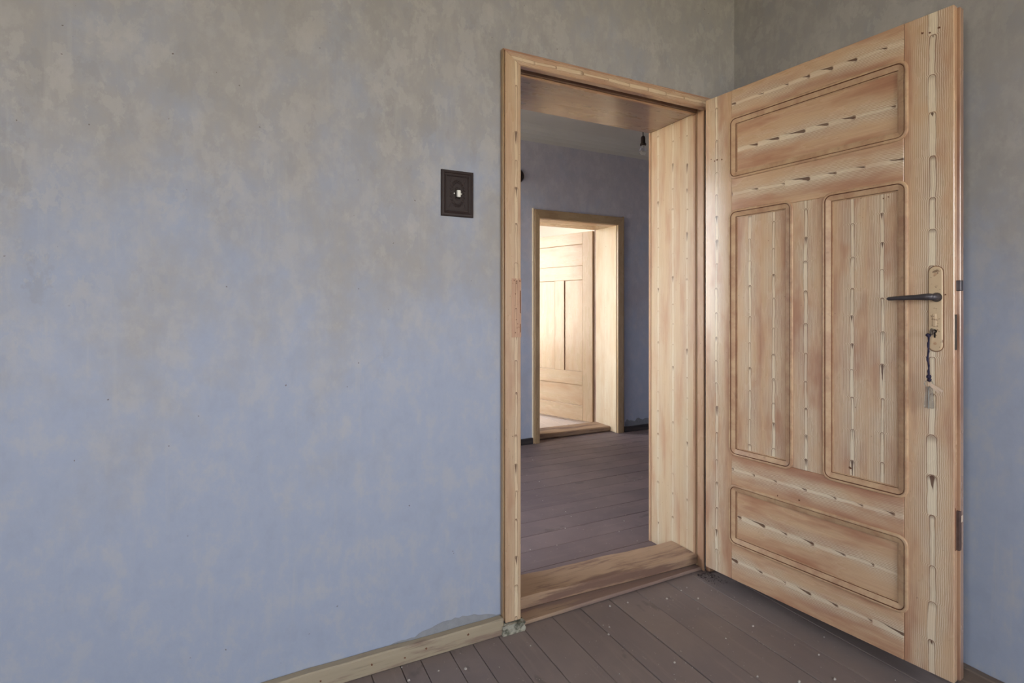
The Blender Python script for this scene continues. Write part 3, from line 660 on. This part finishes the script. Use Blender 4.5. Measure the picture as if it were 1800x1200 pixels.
# lock furniture on the near leaf (viewer is at -y)
bm = bmesh.new(); loops = []
ex, ew, ez0, ez1 = 0.8375, 0.0185, 1.074, 1.337
for ins, h in ((0.0, -0.001), (0.0, 0.0030), (0.0025, 0.0050), (0.006, 0.0052)):
    lp = []; r = ew-ins
    for cz, a0 in ((ez1-ew, 0), (ez0+ew, PI)):
        for k in range(11):
            a = a0+PI*k/10; lp.append(bm.verts.new((ex+r*math.cos(a), -h, cz+r*math.sin(a))))
    loops.append(lp)
m_ = len(loops[0])
for i in range(3):
    for k in range(m_): bm.faces.new((loops[i][k], loops[i][(k+1) % m_], loops[i+1][(k+1) % m_], loops[i+1][k]))
bm.faces.new(loops[-1])
escu = tag(finish('escutcheon', bm, M['escutcheon'], d1), 'long round-ended lock plate painted over in cream')
for z_ in (1.312, 1.098):
    disc('screw', (ex, -0.0056, z_), 0.0042, 0.0008, M['mould'], escu, n=14)
disc('keyhole', (ex-0.001, -0.0056, 1.136), 0.0060, 0.0008, M['black'], escu, n=14)
box('keyhole', (ex-0.003, -0.0062, 1.116), (ex+0.001, -0.0050, 1.134), M['black'], escu)
box('cover_flap', (ex-0.006, -0.0075, 1.150), (ex+0.003, -0.0050, 1.190), M['escutcheon'], escu, 0.0015)
# dark line around the plate
bm = bmesh.new(); outer = []; inner = []
for cz, a0 in ((ez1-ew, 0), (ez0+ew, PI)):
    for k in range(11):
        a = a0+PI*k/10
        outer.append(bm.verts.new((ex+(ew+0.0022)*math.cos(a), -0.0006, cz+(ew+0.0022)*math.sin(a))))
        inner.append(bm.verts.new((ex+(ew-0.002)*math.cos(a), -0.0012, cz+(ew-0.002)*math.sin(a))))
for k in range(22): bm.faces.new((outer[k], outer[(k+1) % 22], inner[(k+1) % 22], inner[k]))
finish('dark_rim', bm, M['groove'], d1)
# lever handle
hz = 1.241
hd = bmesh.new()
lathe(hd, [(0.0135, -0.005), (0.0120, -0.014), (0.0105, -0.020), (0.0100, -0.050)], 6, 'Y', (0.842, 0, hz))
pts = [(0.846, -0.046, hz+0.0005), (0.836, -0.050, hz+0.0015), (0.822, -0.050, hz+0.001), (0.800, -0.049, hz), (0.770, -0.048, hz-0.001), (0.745, -0.047, hz-0.002), (0.728, -0.046, hz-0.003), (0.722, -0.045, hz-0.003)]
tube(hd, pts, [0.0095, 0.0105, 0.0098, 0.0082, 0.0075, 0.0066, 0.0060, 0.0034], 12)
handle = tag(finish('lever_handle', hd, M['iron'], d1, smooth=True), 'dark iron lever handle')
disc('handle_collar', (0.842, -0.0065, hz), 0.0145, 0.0022, M['iron_dull'], d1, n=18)
disc('nail', (0.862, -0.0006, 1.249), 0.0028, 0.0012, M['groove'], d1)
# lock in the door's edge
box('latch_bolt', (LW-0.002, 0.0160, 1.260), (LW+0.0115, 0.0370, 1.292), M['iron'], d1, 0.002)
box('lock_forend', (LW-0.004, 0.0035, 1.080), (LW+0.0012, 0.0200, 1.188), M['iron_dull'], d1, 0.0008)
box('old_mortise', (LW-0.004, 0.0160, 0.470), (LW+0.0084, 0.0330, 0.590), M['old_iron'], d1, 0.001)
box('mortise_chip', (LW+0.0080, 0.0280, 0.555), (LW+0.0095, 0.0400, 0.575), M['paper'], d1, 0.0006)
box('mortise_chip', (LW-0.002, 0.0060, 0.470), (LW+0.0012, 0.0095, 0.600), M['groove'], d1, 0.0004)
for x_, z_, r_ in ((0.030, 1.862, 0.003), (0.047, 1.850, 0.0045), (0.060, 1.853, 0.0055), (0.083, 1.848, 0.0042), (0.803, 2.075, 0.0045), (0.822, 2.068, 0.004), (0.845, 2.073, 0.0045), (0.588, 0.648, 0.0065), (0.330, 0.478, 0.003), (0.415, 0.486, 0.004), (0.69, 1.575, 0.003), (0.705, 1.577, 0.003)):
    disc('nail', (x_, -0.0002 if not (0.51 < x_ < 0.75 and z_ < 1.6) else 0.0093, z_), r_, 0.0008, M['groove'], d1, n=9)
# pin hinges between leaf and casing
for z_ in (0.42, 1.86):
    bm = bmesh.new(); lathe(bm, [(0.004, z_-0.066), (0.0075, z_-0.06), (0.0075, z_+0.06), (0.004, z_+0.072)], 12, 'Z', (-0.013, 0.040, 0))
    add_box(bm, (-0.013, 0.0485, z_-0.05), (0.020, 0.0510, z_+0.05))
    finish('hinge', bm, M['iron_dull'], d1)

# key, cord, ring and tags hanging from the lock
kr = tag(empty('key_bunch', (HX, HY, 0), LROT), 'key on a knotted navy cord with ring and clear tag hanging from the door lock', 'keys')
bm = bmesh.new()
tube(bm, [(0.8365, -0.003, 1.136), (0.8365, -0.020, 1.135)], 0.0028, 10)
tube(bm, [(0.8365+0.0, -0.0295+0.0095*math.cos(a), 1.1345+0.0085*math.sin(a)) for a in [2*PI*k/16 for k in range(16)]], 0.0026, 8, True)
finish('key', bm, M['iron_dull'], kr, True)
bm = bmesh.new(); cx_ = []
for k in range(17):
    t = k/16; cx_.append((0.829+0.0012*math.sin(t*9)-0.002*t, -0.034+0.010*t, 1.126-0.140*t))
tube(bm, cx_, 0.0023, 8)
cx2 = [(p[0]+0.0028*math.sin(i*1.3), p[1]-0.002, p[2]) for i, p in enumerate(cx_)]
tube(bm, cx2, 0.0017, 8)
cord_o = finish('cord', bm, M['cord'], kr, True)
for nm, cz, cx0, cy0, rr in (('knot', 1.124, 0.829, -0.033, 0.0072), ('knot', 0.996, 0.8275, -0.025, 0.0072), ('knot', 0.986, 0.8285, -0.024, 0.006)):
    bm = bmesh.new()
    for j in range(3):
        ax_ = Vector((random.uniform(-1, 1), random.uniform(-1, 1), random.uniform(-1, 1))).normalized(); u_ = ax_.orthogonal().normalized(); v_ = ax_.cross(u_)
        tube(bm, [Vector((cx0, cy0, cz))+rr*0.62*(math.cos(a)*u_+math.sin(a)*v_) for a in [2*PI*k/10 for k in range(10)]], 0.0027, 8, True)
    finish(nm, bm, M['cord'], kr, True)
bm = bmesh.new(); tube(bm, [(0.826+0.0105*math.cos(a), -0.022+0.003*math.sin(a), 0.974+0.0105*math.sin(a)) for a in [2*PI*k/24 for k in range(24)]], 0.0011, 8, True)
finish('key_ring', bm, M['steel'], kr, True)
box('tag', (0.8135, -0.021, 0.898), (0.8385, -0.0165, 0.964), M['tag'], kr, 0.0015, lambda c: (c[0]+(0.004 if c[0] < 0.826 else -0.004)*(1 if c[2] > 0.93 else 0), c[1], c[2]))
box('tag_spine', (0.8245, -0.0235, 0.896), (0.8275, -0.0212, 0.964), M['steel'], kr, 0.0006)
bm = bmesh.new(); add_box(bm, (0, -0.0008, -0.0035), (0.040, 0.0008, 0.0035)); o_ = finish('paper_strip', bm, M['paper'], kr); o_.location = (0.829, -0.026, 0.976); o_.rotation_euler = (0, math.radians(33), 0)
bm = bmesh.new(); add_box(bm, (0, -0.0008, -0.003), (0.034, 0.0008, 0.003)); o_ = finish('paper_strip', bm, M['paper'], kr); o_.location = (0.829, -0.028, 0.974); o_.rotation_euler = (0, math.radians(44), 0)

# far leaf, opened into the far room
FANG = math.radians(19.5)
d2 = S(empty('door_2', (3.208, D2+T2+0.044, 0), PI/2+FANG), 'sunlit pale pine panelled door standing ajar beyond the corridor', 'door')
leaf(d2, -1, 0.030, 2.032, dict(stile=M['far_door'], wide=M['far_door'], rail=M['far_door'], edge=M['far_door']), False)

# ------------------------------------------------------------------ light switch
sw = tag(empty('light_switch', (0.6695, 0, 1.620)), 'square dark brown embossed wall switch with a white toggle beside the doorway', 'light switch')
bm = bmesh.new(); hw, hh = 0.0615, 0.0825; loops = []
for ins, h in ((0.0, 0.0), (0.0005, 0.006), (0.003, 0.0085), (0.010, 0.0090), (0.0125, 0.0065), (0.0165, 0.0055), (0.0185, 0.0072), (0.0205, 0.0072), (0.022, 0.0045)):
    loops.append([bm.verts.new((sx_*(hw-ins), -h, sz_*(hh-ins))) for sx_, sz_ in ((-1, -1), (1, -1), (1, 1), (-1, 1))])
for a, c in zip(loops[:-1], loops[1:]):
    for k in range(4): bm.faces.new((a[k], a[(k+1) % 4], c[(k+1) % 4], c[k]))
bm.faces.new(loops[-1]); bm.faces.new(loops[0])
finish('plate', bm, M['bakelite'], sw)
bm = bmesh.new()
def blob(cx, cz, rx, rz, ry, rot):
    n, mm = 8, 4; rings = []
    for i in range(mm+1):
        a = PI/2*i/mm; rr = math.cos(a); h = math.sin(a)*ry
        if i == mm: rings.append([bm.verts.new((cx, -0.0045-h, cz))]); continue
        rings.append([bm.verts.new((cx+(rx*rr*math.cos(b)*math.cos(rot)-rz*rr*math.sin(b)*math.sin(rot)), -0.0042-h, cz+(rx*rr*math.cos(b)*math.sin(rot)+rz*rr*math.sin(b)*math.cos(rot)))) for b in [2*PI*q/n for q in range(n)]])
    for i in range(mm):
        for q in range(n):
            if i == mm-1: bm.faces.new((rings[i][q], rings[i][(q+1) % n], rings[mm][0]))
            else: bm.faces.new((rings[i][q], rings[i][(q+1) % n], rings[i+1][(q+1) % n], rings[i+1][q]))
for k in range(22):
    a = 2*PI*k/22; ca, sa = math.cos(a), math.sin(a)
    tan_ = math.atan2(0.046*ca, -0.029*sa)
    blob(0.0270*ca, 0.046*sa, 0.0065, 0.0022, 0.0022, tan_+0.6)
    blob(0.0225*ca, 0.040*sa, 0.0060, 0.0020, 0.0018, tan_-0.6)
for k in range(14):
    a = 2*PI*k/14; blob(0.0135*math.cos(a), 0.022*math.sin(a), 0.0036, 0.0016, 0.0016, math.atan2(0.022*math.cos(a), -0.0135*math.sin(a)))
for sx_ in (-1, 1):
    for sz_ in (-1, 1):
        for k in range(4): blob(sx_*(0.0335-0.003*k), sz_*(0.0545-0.0035*((k*2) % 5)), 0.0035, 0.0014, 0.0014, sx_*sz_*(0.5+0.5*k))
finish('ornament', bm, M['bakelite'], sw, True)
box('toggle_slot', (-0.0075, -0.0075, -0.0165), (0.0085, -0.0040, 0.0165), M['black'], sw, 0.001)
box('toggle', (-0.0055, -0.0200, -0.0125), (0.0075, -0.0070, 0.0125), M['white_plastic'], sw, 0.002, lambda c: (c[0], c[1], c[2]-(0.002 if c[1] < -0.015 else 0)))
for x_ in (-0.013, 0.0135): disc('screw', (x_, -0.0068, 0.0), 0.0026, 0.0010, M['steel'], sw, n=12)

# rotary switch on the corridor wall, half hidden by the casing
rs_ = tag(empty('rotary_switch', (2.138, D2, 2.402)), 'round black rotary switch on the corridor wall above the far doorway', 'light switch')
bm = bmesh.new(); lathe(bm, [(0.060, 0), (0.060, -0.010), (0.052, -0.024), (0.036, -0.034), (0.012, -0.036)], 32, 'Y'); finish('switch_cap', bm, M['bakelite'], rs_, True)
box('turn_knob', (-0.006, -0.058, -0.020), (0.006, -0.036, 0.020), M['bakelite'], rs_, 0.003)
bm = bmesh.new(); lathe(bm, [(0.061, -0.001), (0.0635, -0.004), (0.061, -0.008)], 32, 'Y', cap=False); finish('switch_rim', bm, M['bakelite'], rs_, True)

# bare bulb hanging in the corridor
BX, BY, BZ = 2.665, 1.35, 2.375
pb = tag(empty('pendant_bulb', (BX, BY, 0)), 'bare clear light bulb in a black socket hanging from the corridor ceiling', 'light bulb')
bm = bmesh.new(); tube(bm, [(0, 0, H2), (0.001, 0, 2.70), (-0.001, 0, 2.60), (0, 0, BZ+0.140)], 0.0035, 8); finish('flex', bm, M['black'], pb, True)
bm = bmesh.new(); lathe(bm, [(0.006, BZ+0.146), (0.013, BZ+0.140), (0.0165, BZ+0.128), (0.0170, BZ+0.090), (0.0225, BZ+0.086), (0.0235, BZ+0.080), (0.0225, BZ+0.074), (0.016, BZ+0.072)], 24); finish('socket', bm, M['bakelite'], pb, True)
bm = bmesh.new(); pr = [(0.0125, BZ+0.078), (0.0135, BZ+0.070), (0.018, BZ+0.060), (0.026, BZ+0.048), (0.0298, BZ+0.034)]
for k in range(1, 8):
    a = PI/2*k/7; pr.append((max(0.0006, 0.0300*math.cos(a)), BZ+0.030-0.030*math.sin(a)))
lathe(bm, pr, 28); gb = finish('bulb_glass', bm, M['glass'], pb, True)
bm = bmesh.new(); tube(bm, [(0, 0, BZ+0.072), (0, 0, BZ+0.048)], [0.005, 0.0035], 8)
tube(bm, [(-0.003, 0, BZ+0.048), (-0.010, 0, BZ+0.034), (-0.003, 0.004, BZ+0.030), (0.004, 0.004, BZ+0.030), (0.010, 0, BZ+0.034), (0.003, 0, BZ+0.048)], 0.0007, 6)
finish('filament_stem', bm, M['steel'], pb)

# ------------------------------------------------------------------ plaster crumbs on the floors
def crumbs(name, n, fx, fy, label, smin, smax):
    bm = bmesh.new()
    for i in range(n):
        x, y = fx(), fy(); s_ = smin+(smax-smin)*random.random()**3; h = s_*random.uniform(0.3, 0.6); m = random.choice((4, 5, 6)); a0 = random.random()*6
        b0 = [bm.verts.new((x+s_*random.uniform(0.6, 1)*math.cos(a0+2*PI*k/m), y+s_*random.uniform(0.4, 1)*math.sin(a0+2*PI*k/m), -0.0012)) for k in range(m)]
        t0 = [bm.verts.new((x+(v.co.x-x)*0.6, y+(v.co.y-y)*0.6, h)) for v in b0]
        for k in range(m): bm.faces.new((b0[k], b0[(k+1) % m], t0[(k+1) % m], t0[k]))
        bm.faces.new(t0)
    return tag(finish(name, bm, M['plaster_light']), label, 'debris', 'stuff')
M['plaster_light'] = plain('plaster_crumb', srgb(176, 168, 160), 0.9, 0.2, var=0.2)
U = random.uniform
crumbs('plaster_crumbs', 260, lambda: U(0.2, 1.9), lambda: -U(0.03, 1.1), 'small pale plaster crumbs scattered on the near plank floor', 0.0015, 0.0075)
crumbs('plaster_crumbs', 230, lambda: U(0.9, 3.6), lambda: 0.26+2.0*random.random()**1.5, 'small pale plaster crumbs scattered on the corridor floor', 0.0012, 0.0065)

bm = bmesh.new()
for i in range(260):
    x = 1.815+0.075*random.random()**1.5; y = -0.02-0.11*random.random()**1.8; k = random.uniform(0.001, 0.0038)
    c = Vector((x+0.02*(-y)*4*random.random(), y, k*0.4))
    vv = [bm.verts.new(c+Vector((U(-1, 1), U(-1, 1), U(-0.5, 1)))*k) for _ in range(4)]
    for q in ((0, 1, 2), (0, 2, 3), (0, 3, 1), (1, 3, 2)): bm.faces.new([vv[z] for z in q])
tag(finish('dust_heap', bm, M['dust']), 'dark crumbly dirt gathered on the floor under the door hinge corner', 'dirt', 'stuff')
